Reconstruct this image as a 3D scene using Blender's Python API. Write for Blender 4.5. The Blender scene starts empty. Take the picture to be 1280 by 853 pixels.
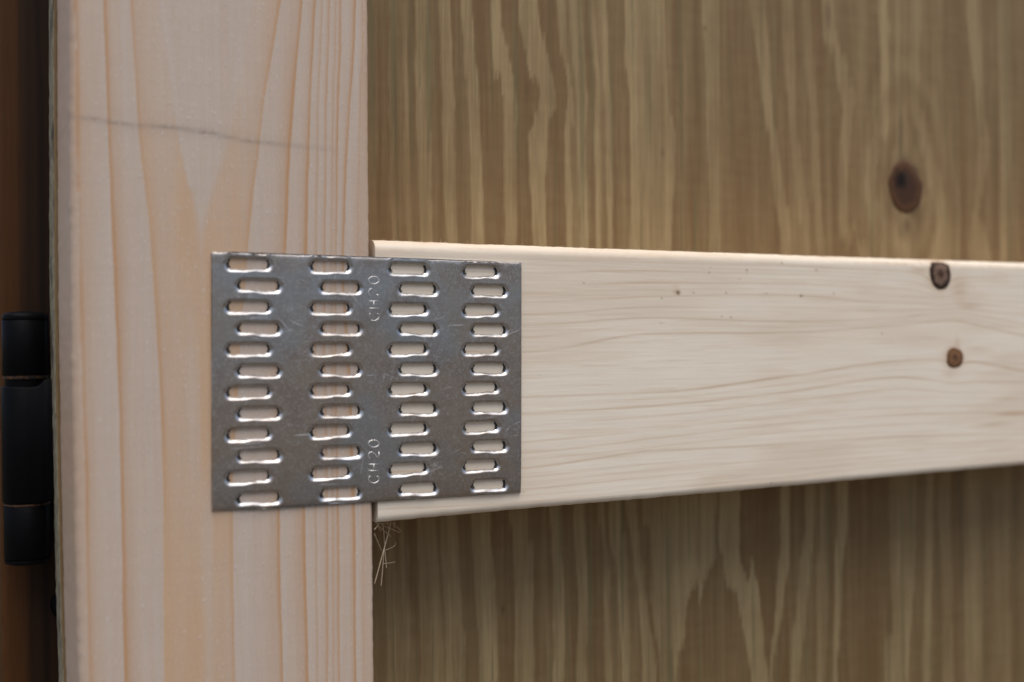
import bpy, bmesh, math, random
import numpy as np
from mathutils import Vector, Matrix
from mathutils.geometry import delaunay_2d_cdt

random.seed(7)
rng = np.random.default_rng(11)
C = bpy.context.scene.collection
SC = bpy.context.scene
MM = 0.001

# ------------------------------------------------------------------ camera
F = 1400.0                       # focal length in photograph pixels (1280 wide)
ax = np.array([3339 - 640, 26.5, F]); ax /= np.linalg.norm(ax)
az = np.array([-0.0125, 1.0, 0.0]); az -= ax * ax.dot(az); az /= np.linalg.norm(az)
ay = np.cross(az, ax)
if ay[2] < 0: ay = -ay
RW = np.array([ax, ay, az])      # rows: the world axes seen from the camera (right, up, forward)
DIST = 0.32908                   # camera to the front face of the gate
CAMZ = 1.0
cam = bpy.data.cameras.new('camera')
camo = bpy.data.objects.new('camera', cam); C.objects.link(camo)
right, up, fwd = RW[:, 0], RW[:, 1], RW[:, 2]
m = Matrix.Identity(4)
for i in range(3):
    m[i][0] = right[i]; m[i][1] = up[i]; m[i][2] = -fwd[i]
m.translation = Vector((0, -DIST, CAMZ))
camo.matrix_world = m
cam.sensor_width = 36.0
cam.lens = 36.0 * F / 1280.0
cam.clip_start = 0.01; cam.clip_end = 500
cam.dof.use_dof = True
cam.dof.focus_distance = 0.372
cam.dof.aperture_fstop = 6.0
cam.dof.aperture_blades = 7
SC.camera = camo

# ------------------------------------------------------------------ sky and sun
EL = 75.0
w = bpy.data.worlds.new('World'); SC.world = w; w.use_nodes = True
nt = w.node_tree
bg = nt.nodes['Background']
sky = nt.nodes.new('ShaderNodeTexSky'); sky.sky_type = 'NISHITA'; sky.sun_disc = False
sky.sun_elevation = math.radians(EL); sky.sun_rotation = math.radians(180)
sky.air_density = 1.0; sky.dust_density = 4.0; sky.ozone_density = 1.0
nt.links.new(sky.outputs[0], bg.inputs[0]); bg.inputs[1].default_value = 0.075
sl = bpy.data.lights.new('sun', 'SUN'); sl.energy = 1.5; sl.angle = math.radians(75); sl.color = (1.0, 0.955, 0.89)
so = bpy.data.objects.new('sun', sl); C.objects.link(so); so.location = (0, -2, 3)
so.rotation_euler = (math.radians(90 - EL), 0, 0)
SC.view_settings.view_transform = 'Standard'; SC.view_settings.look = 'None'
SC.view_settings.exposure = 0.92; SC.view_settings.gamma = 1.0
SC.view_settings.use_curve_mapping = False

# ------------------------------------------------------------------ measuring and helpers
def at(px, py, y=0.0):
    """point of the plane at depth y that the photograph shows at (px, py): world x, z"""
    d = RW @ np.array([px - 640.0, 426.5 - py, F])
    k = (DIST + y) / d[1]
    return d[0] * k, CAMZ + d[2] * k

def at3(px, py, y):
    x, z = at(px, py, y); return (x, y, z)

_T = rng.random((256, 256))
def vnoise(x, y, seed=0):
    x = np.asarray(x, float) + seed * 17.31; y = np.asarray(y, float) + seed * 7.77
    xi = np.floor(x).astype(int); yi = np.floor(y).astype(int)
    fx = x - xi; fy = y - yi
    fx = fx * fx * (3 - 2 * fx); fy = fy * fy * (3 - 2 * fy)
    a = _T[xi & 255, yi & 255]; b = _T[(xi + 1) & 255, yi & 255]
    c = _T[xi & 255, (yi + 1) & 255]; d = _T[(xi + 1) & 255, (yi + 1) & 255]
    return (a * (1 - fx) + b * fx) * (1 - fy) + (c * (1 - fx) + d * fx) * fy * 1.0 - 0.5

def fbm(x, y, seed=0, n=3):
    s = 0
    for i in range(n): s = s + vnoise(x * 2**i, y * 2**i, seed + i * 3) / 2**i
    return s

def sstep(a, b, x):
    t = np.clip((x - a) / (b - a), 0, 1); return t * t * (3 - 2 * t)

def smooth_interp(q, xs, ys):
    """monotone cubic through (xs, ys), held flat outside"""
    xs = np.asarray(xs, float); ys = np.asarray(ys, float)
    if len(xs) == 1: return np.full_like(q, ys[0])
    h = np.diff(xs); d = np.diff(ys) / h
    mm = np.zeros(len(xs)); mm[0] = d[0]; mm[-1] = d[-1]
    for i in range(1, len(xs) - 1):
        mm[i] = 0 if d[i-1] * d[i] <= 0 else 2 * d[i-1] * d[i] / (d[i-1] + d[i])
    qq = np.clip(q, xs[0], xs[-1])
    i = np.clip(np.searchsorted(xs, qq) - 1, 0, len(h) - 1)
    t = (qq - xs[i]) / h[i]
    return ((2*t**3 - 3*t**2 + 1) * ys[i] + (t**3 - 2*t**2 + t) * h[i] * mm[i]
            + (-2*t**3 + 3*t**2) * ys[i+1] + (t**3 - t**2) * h[i] * mm[i+1])

def link(name, me, mat=None, parent=None):
    o = bpy.data.objects.new(name, me); C.objects.link(o)
    if mat: me.materials.append(mat)
    if parent: o.parent = parent
    return o

def mesh_from(name, verts, faces, attrs=None, smooth=True):
    me = bpy.data.meshes.new(name)
    me.from_pydata([tuple(v) for v in verts], [], [tuple(int(i) for i in f) for f in faces])
    for k, v in (attrs or {}).items():
        a = me.attributes.new(k, 'FLOAT', 'POINT'); a.data.foreach_set('value', np.asarray(v, np.float32))
    if smooth: me.polygons.foreach_set('use_smooth', [True] * len(me.polygons))
    me.update()
    return me

def tag(o, label=None, cat=None, group=None, kind=None):
    if label: o['label'] = label
    if cat: o['category'] = cat
    if group: o['group'] = group
    if kind: o['kind'] = kind

def empty(name, loc):
    o = bpy.data.objects.new(name, None); C.objects.link(o); o.location = loc; o.empty_display_size = 0.02
    bpy.context.view_layer.update()
    return o

def adopt(o, parent):
    """parent keeping the world place"""
    o.parent = parent
    o.matrix_parent_inverse = parent.matrix_world.inverted()

def tube(bm, pts, rad, n=8, taper=1.0):
    pts = [Vector(p) for p in pts]; rings = []
    for i, p in enumerate(pts):
        t = (pts[min(i+1, len(pts)-1)] - pts[max(i-1, 0)]).normalized()
        a = t.orthogonal().normalized(); b = t.cross(a)
        r = rad * (1 - (1 - taper) * i / max(1, len(pts) - 1))
        rings.append([bm.verts.new(p + (a * math.cos(k*2*math.pi/n) + b * math.sin(k*2*math.pi/n)) * r) for k in range(n)])
    for A, B in zip(rings, rings[1:]):
        best = min(range(n), key=lambda s: sum((A[k].co - B[(k+s) % n].co).length for k in range(n)))
        for k in range(n):
            bm.faces.new((A[k], A[(k+1) % n], B[(k+1+best) % n], B[(k+best) % n]))
    bm.faces.new(rings[0][::-1]); bm.faces.new(rings[-1])

def bm_obj(name, bm, mat, parent=None, smooth=True):
    bmesh.ops.recalc_face_normals(bm, faces=bm.faces)
    me = bpy.data.meshes.new(name); bm.to_mesh(me); bm.free()
    if smooth: me.polygons.foreach_set('use_smooth', [True] * len(me.polygons))
    o = link(name, me, mat)
    if parent: adopt(o, parent)
    return o

# ------------------------------------------------------------------ materials
class NT:
    def __init__(s, name):
        s.m = bpy.data.materials.new(name); s.m.use_nodes = True
        s.t = s.m.node_tree; s.b = s.t.nodes['Principled BSDF']
    def n(s, ty, **kw):
        x = s.t.nodes.new(ty)
        for k, v in kw.items(): setattr(x, k, v)
        return x
    def l(s, a, b): s.t.links.new(a, b)
    def val(s, x, sock):
        if isinstance(x, (int, float)): sock.default_value = x
        else: s.l(x, sock)
    def math(s, op, a, b=0.0, c=None):
        x = s.n('ShaderNodeMath', operation=op); s.val(a, x.inputs[0]); s.val(b, x.inputs[1])
        if c is not None: s.val(c, x.inputs[2])
        return x.outputs[0]
    def mix(s, f, a, b, mode='MIX'):
        x = s.n('ShaderNodeMix', data_type='RGBA', blend_type=mode); s.val(f, x.inputs[0])
        for q, i in ((a, 6), (b, 7)):
            if isinstance(q, tuple): x.inputs[i].default_value = (*q, 1)
            else: s.l(q, x.inputs[i])
        return x.outputs[2]
    def attr(s, name):
        x = s.n('ShaderNodeAttribute', attribute_name=name); return x.outputs['Fac']
    def noise(s, scale, vec=(1, 1, 1), detail=3, rough=0.5, dist=0.0, rot=(0, 0, 0)):
        tc = s.n('ShaderNodeTexCoord'); mp = s.n('ShaderNodeMapping')
        mp.inputs['Scale'].default_value = vec; mp.inputs['Rotation'].default_value = rot
        if any(rot):
            m0 = s.n('ShaderNodeMapping'); m0.inputs['Rotation'].default_value = rot; mp.inputs['Rotation'].default_value = (0, 0, 0)
            s.l(tc.outputs['Object'], m0.inputs[0]); s.l(m0.outputs[0], mp.inputs[0])
        else: s.l(tc.outputs['Object'], mp.inputs[0])
        x = s.n('ShaderNodeTexNoise'); x.inputs['Scale'].default_value = scale; x.inputs['Detail'].default_value = detail
        x.inputs['Roughness'].default_value = rough; x.inputs['Distortion'].default_value = dist
        s.l(mp.outputs[0], x.inputs['Vector']); return x.outputs[0]
    def rng(s, v, a, b, c=0.0, d=1.0):
        x = s.n('ShaderNodeMapRange'); s.val(v, x.inputs[0])
        for i, q in enumerate((a, b, c, d)): x.inputs[1+i].default_value = q
        return x.outputs[0]
    def bump(s, h, strength, dist=0.001):
        x = s.n('ShaderNodeBump'); x.inputs['Strength'].default_value = strength; x.inputs['Distance'].default_value = dist
        s.l(h, x.inputs['Height']); s.l(x.outputs[0], s.b.inputs['Normal'])
    def color(s, c): s.l(c, s.b.inputs['Base Color'])

def wood_material(name, pale, late, mark, fibre, axis, rough=0.55, tint=None, sparkle=0.0, fibre_amt=0.12, spec=0.35, bump=0.25):
    """axis: index of the fibre direction; ring and mark come from the board's own grain field"""
    k = NT(name)
    st = [1.0, 1.0, 1.0]; st[axis] = 0.035
    fine = k.noise(1500, tuple(st), 3, 0.6)
    broad = k.noise(160, tuple(st), 4, 0.55)
    c = k.mix(k.attr('ring'), pale, late)
    if tint: c = k.mix(k.attr('tint'), c, tint)
    c = k.mix(k.attr('mark'), c, mark)
    f = k.math('MULTIPLY_ADD', k.rng(fine, 0.25, 0.75), 0.6, k.math('MULTIPLY', k.rng(broad, 0.25, 0.75), 0.4))
    c = k.mix(k.rng(f, 0.2, 0.8, fibre_amt, 0.0), c, fibre)
    h = fine
    if sparkle:
        st2 = [1.0, 1.0, 1.0]; st2[axis] = 0.18
        sp = k.noise(2600, tuple(st2), 2, 0.5)
        pale_only = k.math('SUBTRACT', 1.0, k.attr('ring'))
        sp = k.math('MULTIPLY', k.rng(sp, 0.60, 0.70), pale_only)
        c = k.mix(k.math('MULTIPLY', sp, sparkle), c, (0.86, 0.84, 0.82))  # glints of the fibres painted into the colour as pale specks
        h = k.math('ADD', fine, k.math('MULTIPLY', sp, 1.2))
    micro = k.noise(3500, (1, 1, 1), 2, 0.6)                       # pores and cell ends
    c = k.mix(k.rng(micro, 0.5, 0.75, 0.0, 0.12), c, fibre)
    st3 = [0.12, 0.12, 0.12]; st3[axis] = 1.0
    rip = k.noise(420, tuple(st3), 2, 0.5)                          # faint planer ripple across the grain
    c = k.mix(k.rng(rip, 0.45, 0.7, 0.0, 0.07 if sparkle else 0.0), c, fibre)
    h = k.math('ADD', h, k.math('MULTIPLY', rip, 0.3 if sparkle else 0.0))
    k.color(c)
    k.b.inputs['Roughness'].default_value = rough
    k.b.inputs['Specular IOR Level'].default_value = spec
    k.bump(h, bump, 0.0002)
    return k.m

M = {}
M['stile'] = wood_material('planed_pine', (0.565, 0.478, 0.405), (0.49, 0.27, 0.128), (0.13, 0.105, 0.09), (0.44, 0.32, 0.23), 2,
                           0.5, (0.58, 0.385, 0.235), sparkle=0.38, fibre_amt=0.26, bump=0.5)
M['rail'] = wood_material('planed_spruce', (0.84, 0.76, 0.635), (0.47, 0.29, 0.15), (0.13, 0.06, 0.025), (0.62, 0.49, 0.34), 0,
                          0.55, (0.50, 0.31, 0.165), fibre_amt=0.2)
M['ply'] = wood_material('treated_plywood', (0.395, 0.292, 0.146), (0.182, 0.107, 0.041), (0.035, 0.015, 0.008), (0.105, 0.058, 0.021), 2,
                         0.6, (0.14, 0.13, 0.055), fibre_amt=0.42)
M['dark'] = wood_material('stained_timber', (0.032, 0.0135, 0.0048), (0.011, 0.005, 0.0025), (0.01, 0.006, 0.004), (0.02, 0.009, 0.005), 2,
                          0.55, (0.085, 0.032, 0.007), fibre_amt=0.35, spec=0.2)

k = NT('ply_edge')                                 # edge of the plywood: alternating veneers, weathered
tc = k.n('ShaderNodeTexCoord')
e1 = k.noise(900, (1, 1, 0.4), 4, 0.65); e2 = k.noise(140, (1, 1, 0.6), 3)
c = k.mix(k.rng(e1, 0.35, 0.7), (0.12, 0.105, 0.065), (0.40, 0.35, 0.24))
c = k.mix(k.rng(e2, 0.55, 0.68), c, (0.06, 0.045, 0.03))
k.color(c); k.b.inputs['Roughness'].default_value = 0.8; k.bump(e1, 0.6, 0.0006)
M['ply_edge'] = k.m

k = NT('galvanised_steel')
mott = k.noise(90, (1, 1, 1), 4, 0.6); grain = k.noise(1400, (1, 1, 1), 3, 0.6); cloud = k.noise(28, (1, 1, 1), 3, 0.5, 0.6)
c = k.mix(k.rng(cloud, 0.44, 0.60), (0.40, 0.335, 0.285), (0.375, 0.375, 0.38))
c = k.mix(k.rng(mott, 0.42, 0.66, 0, 0.75), c, (0.235, 0.195, 0.165))
c = k.mix(k.rng(grain, 0.5, 0.72, 0, 0.5), c, (0.58, 0.57, 0.56))
scr = None
for i, (rz, sc, th) in enumerate(((0.35, 55, .70), (-0.9, 70, .705), (1.35, 60, .70), (0.02, 45, .70), (2.3, 80, .71), (0.8, 110, .70), (-0.4, 95, .71))):
    s1 = k.noise(sc, (1.2, 1, 30), 1, 0.5, 0.1, (0, rz, 0))
    s1 = k.rng(s1, th + 0.01, th + 0.03)
    scr = s1 if scr is None else k.math('MAXIMUM', scr, s1)
patch = k.rng(k.noise(75, (1, 1, 1), 2), 0.48, 0.6)
scr = k.math('MULTIPLY', scr, patch)
c = k.mix(k.math('MULTIPLY', scr, 0.42), c, (0.80, 0.80, 0.80))
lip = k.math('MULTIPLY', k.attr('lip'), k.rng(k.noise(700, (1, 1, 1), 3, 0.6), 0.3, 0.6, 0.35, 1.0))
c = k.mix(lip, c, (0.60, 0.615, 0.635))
k.color(c); k.b.inputs['Metallic'].default_value = 1.0
k.l(k.math('ADD', k.rng(mott, 0.35, 0.65, 0.28, 0.48), k.math('MULTIPLY', scr, 0.2)), k.b.inputs['Roughness'])
k.bump(k.math('ADD', grain, k.math('MULTIPLY', scr, -1.5)), 0.12, 0.0002)
M['steel'] = k.m

k = NT('stamp_highlight_steel')  # paler than the plate: highlights along the letter strokes put into the colour
k.b.inputs['Base Color'].default_value = (0.80, 0.79, 0.77, 1); k.b.inputs['Metallic'].default_value = 1.0; k.b.inputs['Roughness'].default_value = 0.45
k.bump(k.noise(2500, (1, 1, 1), 2), 0.3, 0.0002)
M['stamp'] = k.m

k = NT('gap_shade_steel')  # tooth steel, coloured near black to paint the shade in the slot-end gaps
g = k.noise(1200, (1, 1, 1), 2); k.color(k.mix(g, (0.02, 0.02, 0.02), (0.07, 0.065, 0.06)))
k.b.inputs['Metallic'].default_value = 0.6; k.b.inputs['Roughness'].default_value = 0.6
M['cut'] = k.m

k = NT('black_powder_coat')
g = k.noise(1600, (1, 1, 1), 3); k.color(k.mix(g, (0.0025, 0.0025, 0.003), (0.005, 0.005, 0.006)))
k.b.inputs['Roughness'].default_value = 0.45; k.b.inputs['Specular IOR Level'].default_value = 0.06; k.bump(g, 0.15, 0.0003)
M['black'] = k.m
k = NT('rusty_seam')
g = k.noise(900, (1, 1, 1), 3); k.color(k.mix(k.rng(g, 0.4, 0.6), (0.008, 0.006, 0.005), (0.09, 0.038, 0.012))); k.b.inputs['Roughness'].default_value = 0.8
M['rust'] = k.m
k = NT('wood_fibre')
g = k.noise(500, (1, 1, 1), 2); k.color(k.mix(g, (0.50, 0.38, 0.24), (0.66, 0.54, 0.38))); k.b.inputs['Roughness'].default_value = 0.6
M['fibre'] = k.m
def knot_mat(name, edge, core, heart):
    k = NT(name)
    tcx = k.n('ShaderNodeTexCoord')
    r = k.attr('radius')
    n1 = k.noise(420, (1, 1, 1), 3, 0.6)
    rr = k.math('ADD', r, k.math('MULTIPLY', k.math('SUBTRACT', n1, 0.5), 0.8))
    c = k.mix(k.rng(rr, 0.52, 0.80), core, edge)
    hh = k.math('ADD', k.attr('heart'), k.math('MULTIPLY', k.math('SUBTRACT', n1, 0.5), 0.6))
    c = k.mix(k.rng(hh, 0.45, 0.15), c, heart)
    rings = k.math('SINE', k.math('MULTIPLY', rr, 30.0))
    c = k.mix(k.rng(rings, 0.0, 1.0, 0, 0.13), c, heart)
    k.color(c); k.b.inputs['Roughness'].default_value = 0.75; k.b.inputs['Specular IOR Level'].default_value = 0.2; k.bump(n1, 0.4, 0.0004)
    return k.m
M['knot_dead'] = knot_mat('dead_knot', (0.035, 0.020, 0.014), (0.20, 0.128, 0.09), (0.06, 0.032, 0.02))
M['knot_brown'] = knot_mat('brown_knot', (0.15, 0.072, 0.033), (0.21, 0.108, 0.052), (0.09, 0.045, 0.025))
M['knot_ply'] = knot_mat('plywood_knot', (0.085, 0.040, 0.019), (0.050, 0.025, 0.014), (0.008, 0.005, 0.004))

# ------------------------------------------------------------------ boards: a profile swept along the length
def axis_samples(lo, hi, a, b, fine, coarse):
    mid = np.linspace(a, b, max(2, int(round((b - a) / fine)) + 1))
    left = np.linspace(lo, a, max(2, int(round((a - lo) / coarse)) + 1))[:-1] if lo < a - 1e-9 else np.array([])
    rightp = np.linspace(b, hi, max(2, int(round((hi - b) / coarse)) + 1))[1:] if hi > b + 1e-9 else np.array([])
    return np.concatenate([left, mid, rightp])

def board(name, vertical, u_edges, l_s, thick, y0, r, du, field, mat, edge_wobble=0.00012, seed=0, arris=6, r2=None, dense=None):
    """u across, l along. u_edges = (lo(l), hi(l)) arrays. field(u, l) -> dict of attributes"""
    lo, hi = u_edges
    r2 = r if r2 is None else r2
    span = float(np.mean(hi - lo) - r - r2)
    fr_ = axis_samples(0, 1, 0, 1, du / span, 1) if dense is None else axis_samples(0, 1, 0, dense / span, du / span, 0.006 / span)
    nu = len(fr_)
    prof = []                      # (edge, offset in from it, y) or fraction across the flat
    a = np.linspace(0, math.pi / 2, arris + 1)
    ts = [('lo', 0.0, thick - 0.002)] + [('lo', 0.0, q) for q in np.linspace(thick - 0.004, r + 0.001, 10)]
    ts += [('lo', r - r * math.cos(t), r - r * math.sin(t)) for t in a]
    ts += [('f', q, 0.0) for q in fr_[1:-1]]
    ts += [('hi', r2 - r2 * math.cos(t), r2 - r2 * math.sin(t)) for t in a[::-1]]
    ts += [('hi', 0.0, q) for q in np.linspace(r2 + 0.001, thick - 0.004, 10)] + [('hi', 0.0, thick - 0.002)]
    nP, nL = len(ts), len(l_s)
    U = np.zeros((nL, nP)); Y = np.zeros((nL, nP))
    for j, (kd, q, y) in enumerate(ts):
        if kd == 'lo': U[:, j] = lo + q
        elif kd == 'hi': U[:, j] = hi - q
        else: U[:, j] = (lo + r) + q * ((hi - r2) - (lo + r))
        Y[:, j] = y
    L = np.repeat(l_s[:, None], nP, 1)
    # planed surface: faint waves, and edges that are not ruler straight
    Y = Y + 0.00006 * fbm(U * 90, L * 60, seed, 3)
    U = U + edge_wobble * 2 * (0.35 * fbm(L * 60, U * 8 + Y * 40, seed + 5, 2) + 0.8 * fbm(L * 420, U * 8 + Y * 300, seed + 7, 3))
    at_ = field(U + (Y - 0) * 0.35 * 0, L, Y)
    P = np.stack([U, Y + y0, L], -1) if vertical else np.stack([L, Y + y0, U], -1)
    verts = P.reshape(-1, 3)
    i = np.arange(nL - 1)[:, None] * nP + np.arange(nP - 1)[None, :]
    q = np.stack([i, i + 1, i + nP + 1, i + nP], -1).reshape(-1, 4)
    if not vertical: q = q[:, ::-1]
    # back and two ends
    back = np.stack([np.arange(nL - 1) * nP + nP - 1, np.arange(nL - 1) * nP, np.arange(1, nL) * nP, np.arange(1, nL) * nP + nP - 1], -1)
    if not vertical: back = back[:, ::-1]
    faces = [tuple(f) for f in q] + [tuple(f) for f in back]
    e0 = tuple(range(nP)); e1 = tuple(range((nL - 1) * nP, nL * nP))
    faces += [e0[::-1] if vertical else e0, e1 if vertical else e1[::-1]]
    me = mesh_from(name, verts, faces, {kk: v.reshape(-1) for kk, v in at_.items()})
    sm = np.ones(len(faces), bool); sm[-2:] = False; me.polygons.foreach_set('use_smooth', sm)
    return link(name, me, mat)

def line_table(lines, vertical, y, l_s):
    """each line is a list of photograph points; returns across-position along l for each"""
    out = []
    for pts in lines:
        q = np.array([at(px, py, y) for px, py in pts])
        l, u = (q[:, 1], q[:, 0]) if vertical else (q[:, 0], q[:, 1])
        o = np.argsort(l)
        out.append(smooth_interp(l_s, l[o], u[o]))
    return np.array(out)           # nLines x nL

k = NT('bare_ground')
g1 = k.noise(3, (1, 1, 1), 5, 0.6); g2 = k.noise(60, (1, 1, 1), 4, 0.6)
k.color(k.mix(k.rng(g1, 0.35, 0.65), k.mix(g2, (0.09, 0.07, 0.05), (0.15, 0.12, 0.09)), k.mix(g2, (0.075, 0.07, 0.06), (0.12, 0.115, 0.10))))
k.b.inputs['Roughness'].default_value = 0.9; k.bump(g2, 0.5, 0.02)
me = mesh_from('ground', [(-300, -300, 0), (300, -300, 0), (300, 300, 0), (-300, 300, 0)], [(0, 1, 2, 3)], smooth=False)
gr = link('ground', me, k.m); gr['kind'] = 'structure'

gate = empty('gate', (at(275, 840)[0], 0.019, CAMZ - 0.25))
tag(gate, 'pale timber gate with a plywood back and a steel plate over its joint', 'gate')

# ---------------- the upright stile
T = 0.038
zs = axis_samples(CAMZ - 0.26, CAMZ + 0.26, CAMZ - 0.125, CAMZ + 0.125, 0.0008, 0.006)
x_l = line_table([[(70.5, 0), (72.5, 400), (77, 650), (82, 853)]], True, T, zs)[0]
x_r = line_table([[(460.5, 0), (462.5, 300), (466.5, 640), (468.5, 853)]], True, 0.0, zs)[0]
SY = (0, 150, 320, 480, 640, 853)
def sl_(*xs): return [(x, y) for x, y in zip(xs, SY)]
stile_lines = [
    sl_(93, 96, 99, 103, 107, 111), sl_(129, 134, 141, 147, 152, 155), sl_(163, 172, 189, 199, 204, 206),
    sl_(203, 222, 252, 258, 262, 264), sl_(318, 291, 252, 258, 262, 264),
    sl_(352, 328, 309, 298, 291, 294), sl_(379, 366, 358, 353, 350, 354), sl_(395, 388, 384, 382, 382, 386),
    sl_(404, 399, 396, 396, 397, 399), sl_(413, 409, 407, 408, 411, 411), sl_(421, 418, 416, 417, 418, 419),
    sl_(427, 424, 421, 421, 424, 426), sl_(446, 438, 430, 438, 444, 446), sl_(455, 452, 449, 452, 455, 457)]
STL = line_table(stile_lines, True, 0.0, zs)
#         interval kind after each line: d = dark just right of the line, a = dark just left of the next, p = pale
st_kind = ['d', 'd', 'd', 'p', 'a', 'a', 'a', 'a', 'a', 'a', 'a', 'a', 'a']
st_amp = [0.75, 0.85, 0.75, 0.04, 0.75, 0.85, 0.85, 0.45, 0.6, 0.5, 0.75, 1.0, 0.5]
def stile_field(U, L, Y):
    ring = np.zeros_like(U); tint = np.zeros_like(U); mark = np.zeros_like(U)
    u = U + 0.00035 * fbm(L * 55, U * 120, 3, 3) + 0.0001 * fbm(L * 400, U * 900, 9, 2)
    for i in range(len(zs)):
        row = STL[:, i].copy(); row = np.maximum.accumulate(row + np.arange(len(row)) * 1e-6)
        r = np.interp(u[i], row, np.arange(len(row)))
        r = np.where(u[i] < row[0], -0.02 - (row[0] - u[i]) / 0.008, r)
        r = np.where(u[i] > row[-1], len(row) - 1 + (u[i] - row[-1]) / 0.004, r)
        idx = np.clip(np.floor(r).astype(int), 0, len(st_kind) - 1); fr = r - np.floor(r)
        width = row[np.clip(idx + 1, 0, len(row) - 1)] - row[idx]
        dl = (u[i] - row[idx]) / 0.001; dr = (row[np.clip(idx + 1, 0, len(row) - 1)] - u[i]) / 0.001
        kd = np.array([{'d': 0, 'a': 1, 'p': 2}[c] for c in st_kind])[idx]; am = np.array(st_amp)[idx]
        dd = np.where(kd == 0, dl, dr)
        soft = np.clip(width / 0.001 * 0.36, 0.9, 3.4)
        v = am * (0.72 * np.exp(-(dd / 0.8) ** 2) + 0.72 * np.exp(-dd / soft)) * sstep(-0.05, 0.28, np.where(kd == 0, dl, dr))
        v = np.where(kd == 2, 0.03, v)
        v = np.where((r < 0) | (r > len(row) - 1), 0.35 + 0.25 * np.clip(-r, 0, 1), v)
        ring[i] = v
        # the broad honey-coloured ring in the middle
        inside = ((idx == 2) | (idx == 4))
        core = sstep(-.0012, .0012, u[i] - row[3]) * sstep(-.0012, .0012, row[4] - u[i])
        tint[i] = np.where((r >= 2) & (r < 5), 0.92, 0.0) * (1 - core)
        zpx = (CAMZ - zs[i])
        whiteline = np.exp(-((u[i] - row[3]) / 0.0005) ** 2) * (zs[i] > CAMZ + 0.045)
        ring[i] -= 0.25 * whiteline; tint[i] -= 0.6 * whiteline
    tint *= 0.65 + 0.9 * (fbm(U * 160, L * 14, 21, 3) + 0.15)
    # the honey colour is weakest high up, where the pale wood runs through
    tint *= 0.35 + 0.65 * sstep(CAMZ + 0.085, CAMZ + 0.02, L)
    ring *= 1.05 + 0.5 * fbm(L * 20, U * 200, 31, 2)
    ring += 0.15 * fbm(U * 700, L * 18, 41, 3) + 0.05
    # pencil line
    pp = np.array([at(*q) for q in ((86, 147), (115, 149), (165, 157), (215, 160), (260, 166), (300, 175), (345, 181), (420, 187))])
    pz = np.interp(U, pp[:, 0], pp[:, 1]); d = L - pz
    fade = np.interp(U, pp[:, 0], [0.35, 0.85, 0.7, 1.0, 1.0, 0.75, 0.65, 0.2], left=0, right=0)
    mark = 0.5 * np.exp(-(d / 0.0005) ** 2) * fade * (0.8 + 0.8 * vnoise(U * 900, L * 900, 4)) + 0.16 * np.exp(-(np.abs(d) / 0.0016)) * fade
    # inner side is greyed
    side = (Y > 0.004) & (U < (x_l[:, None] + 0.004))
    return {'ring': np.clip(ring, 0, 1), 'tint': np.clip(tint, 0, 1), 'mark': np.clip(mark, 0, 1)}
stile = board('stile', True, (x_l, x_r), zs, T, 0.0, 0.0024, 0.00026, stile_field, M['stile'], seed=1, r2=0.0016)
adopt(stile, gate); tag(stile, 'broad upright pine board with orange grain and a faint dark pencil line across it')

# ---------------- the cross rail
x0 = at(468.6, 470)[0] + 0.0006
xs = axis_samples(x0, 0.85, x0 + 0.0001, at(1285, 450)[0] + 0.01, 0.0007, 0.006)
z_t = line_table([[(467, 299), (640, 305.5), (860, 313.5), (1060, 320.5), (1280, 328)]], False, 0.0, xs)[0]
z_b = line_table([[(467, 655), (640, 639), (860, 620), (1060, 602), (1280, 582)]], False, 0.0, xs)[0]
RX = (467, 652, 816, 980, 1120, 1180, 1280)
def rl(*ys): return [(x, y) for x, y in zip(RX, ys)]
rail_lines = [(rl(303, 309, 316, 322, 327, 329, 332), .5, .3), (rl(308, 313, 319, 325, 330, 332, 335), .7, .22), (rl(313, 317, 322, 327, 332, 336, 338), .6, .2), (rl(319, 324, 328, 333, 339, 347, 346), .8, .28), (rl(328, 332, 334, 338, 343, 352, 352), .3, .3),
    (rl(336, 341, 339, 343, 350, 356, 360), .75, .35), (rl(353, 357, 354, 355, 361, 366, 372), .7, .35), (rl(362, 366, 362, 361, 370, 373, 379), .35, .3),
    (rl(372, 378, 371, 369, 379, 379, 385), .7, .35), (rl(389, 394, 385, 385, 389, 385, 394), .6, .4), (rl(402, 407, 398, 402, 398, 391, 405), .9, .4),
    (rl(418, 422, 407, 409, 403, 398, 411), .45, .4), (rl(436, 441, 418, 416, 407, 402, 420), 1.0, .45),
    (rl(500, 497, 491, 472, 452, 449, 464), 1.0, .5), (rl(509, 506, 499, 481, 463, 461, 471), .35, .4), (rl(521, 518, 508, 491, 472, 476, 478), .85, .5), (rl(535, 532, 521, 503, 487, 489, 492), .55, .4),
    (rl(546, 542, 530, 511, 497, 497, 500), .3, .35), (rl(558, 553, 538, 521, 510, 508, 508), .45, .4), (rl(571, 567, 549, 530, 519, 517, 517), .7, .4), (rl(580, 576, 560, 541, 531, 529, 528), .4, .35),
    (rl(591, 586, 565, 556, 547, 545, 543), .85, .4), (rl(602, 597, 580, 566, 557, 555, 552), .5, .35), (rl(610, 604, 588, 574, 563, 560, 557), .35, .3), (rl(619, 612, 596, 582, 570, 566, 563), .5, .3),
    (rl(628, 620, 605, 589, 576, 572, 569), .35, .3), (rl(637, 628, 612, 596, 582, 578, 574), .55, .35), (rl(645, 634, 619, 603, 588, 583, 578), .4, .3)]
RLT = line_table([q[0] for q in rail_lines], False, 0.0, xs)
K1 = at(1175, 343); K2 = at(1193, 447)
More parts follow.
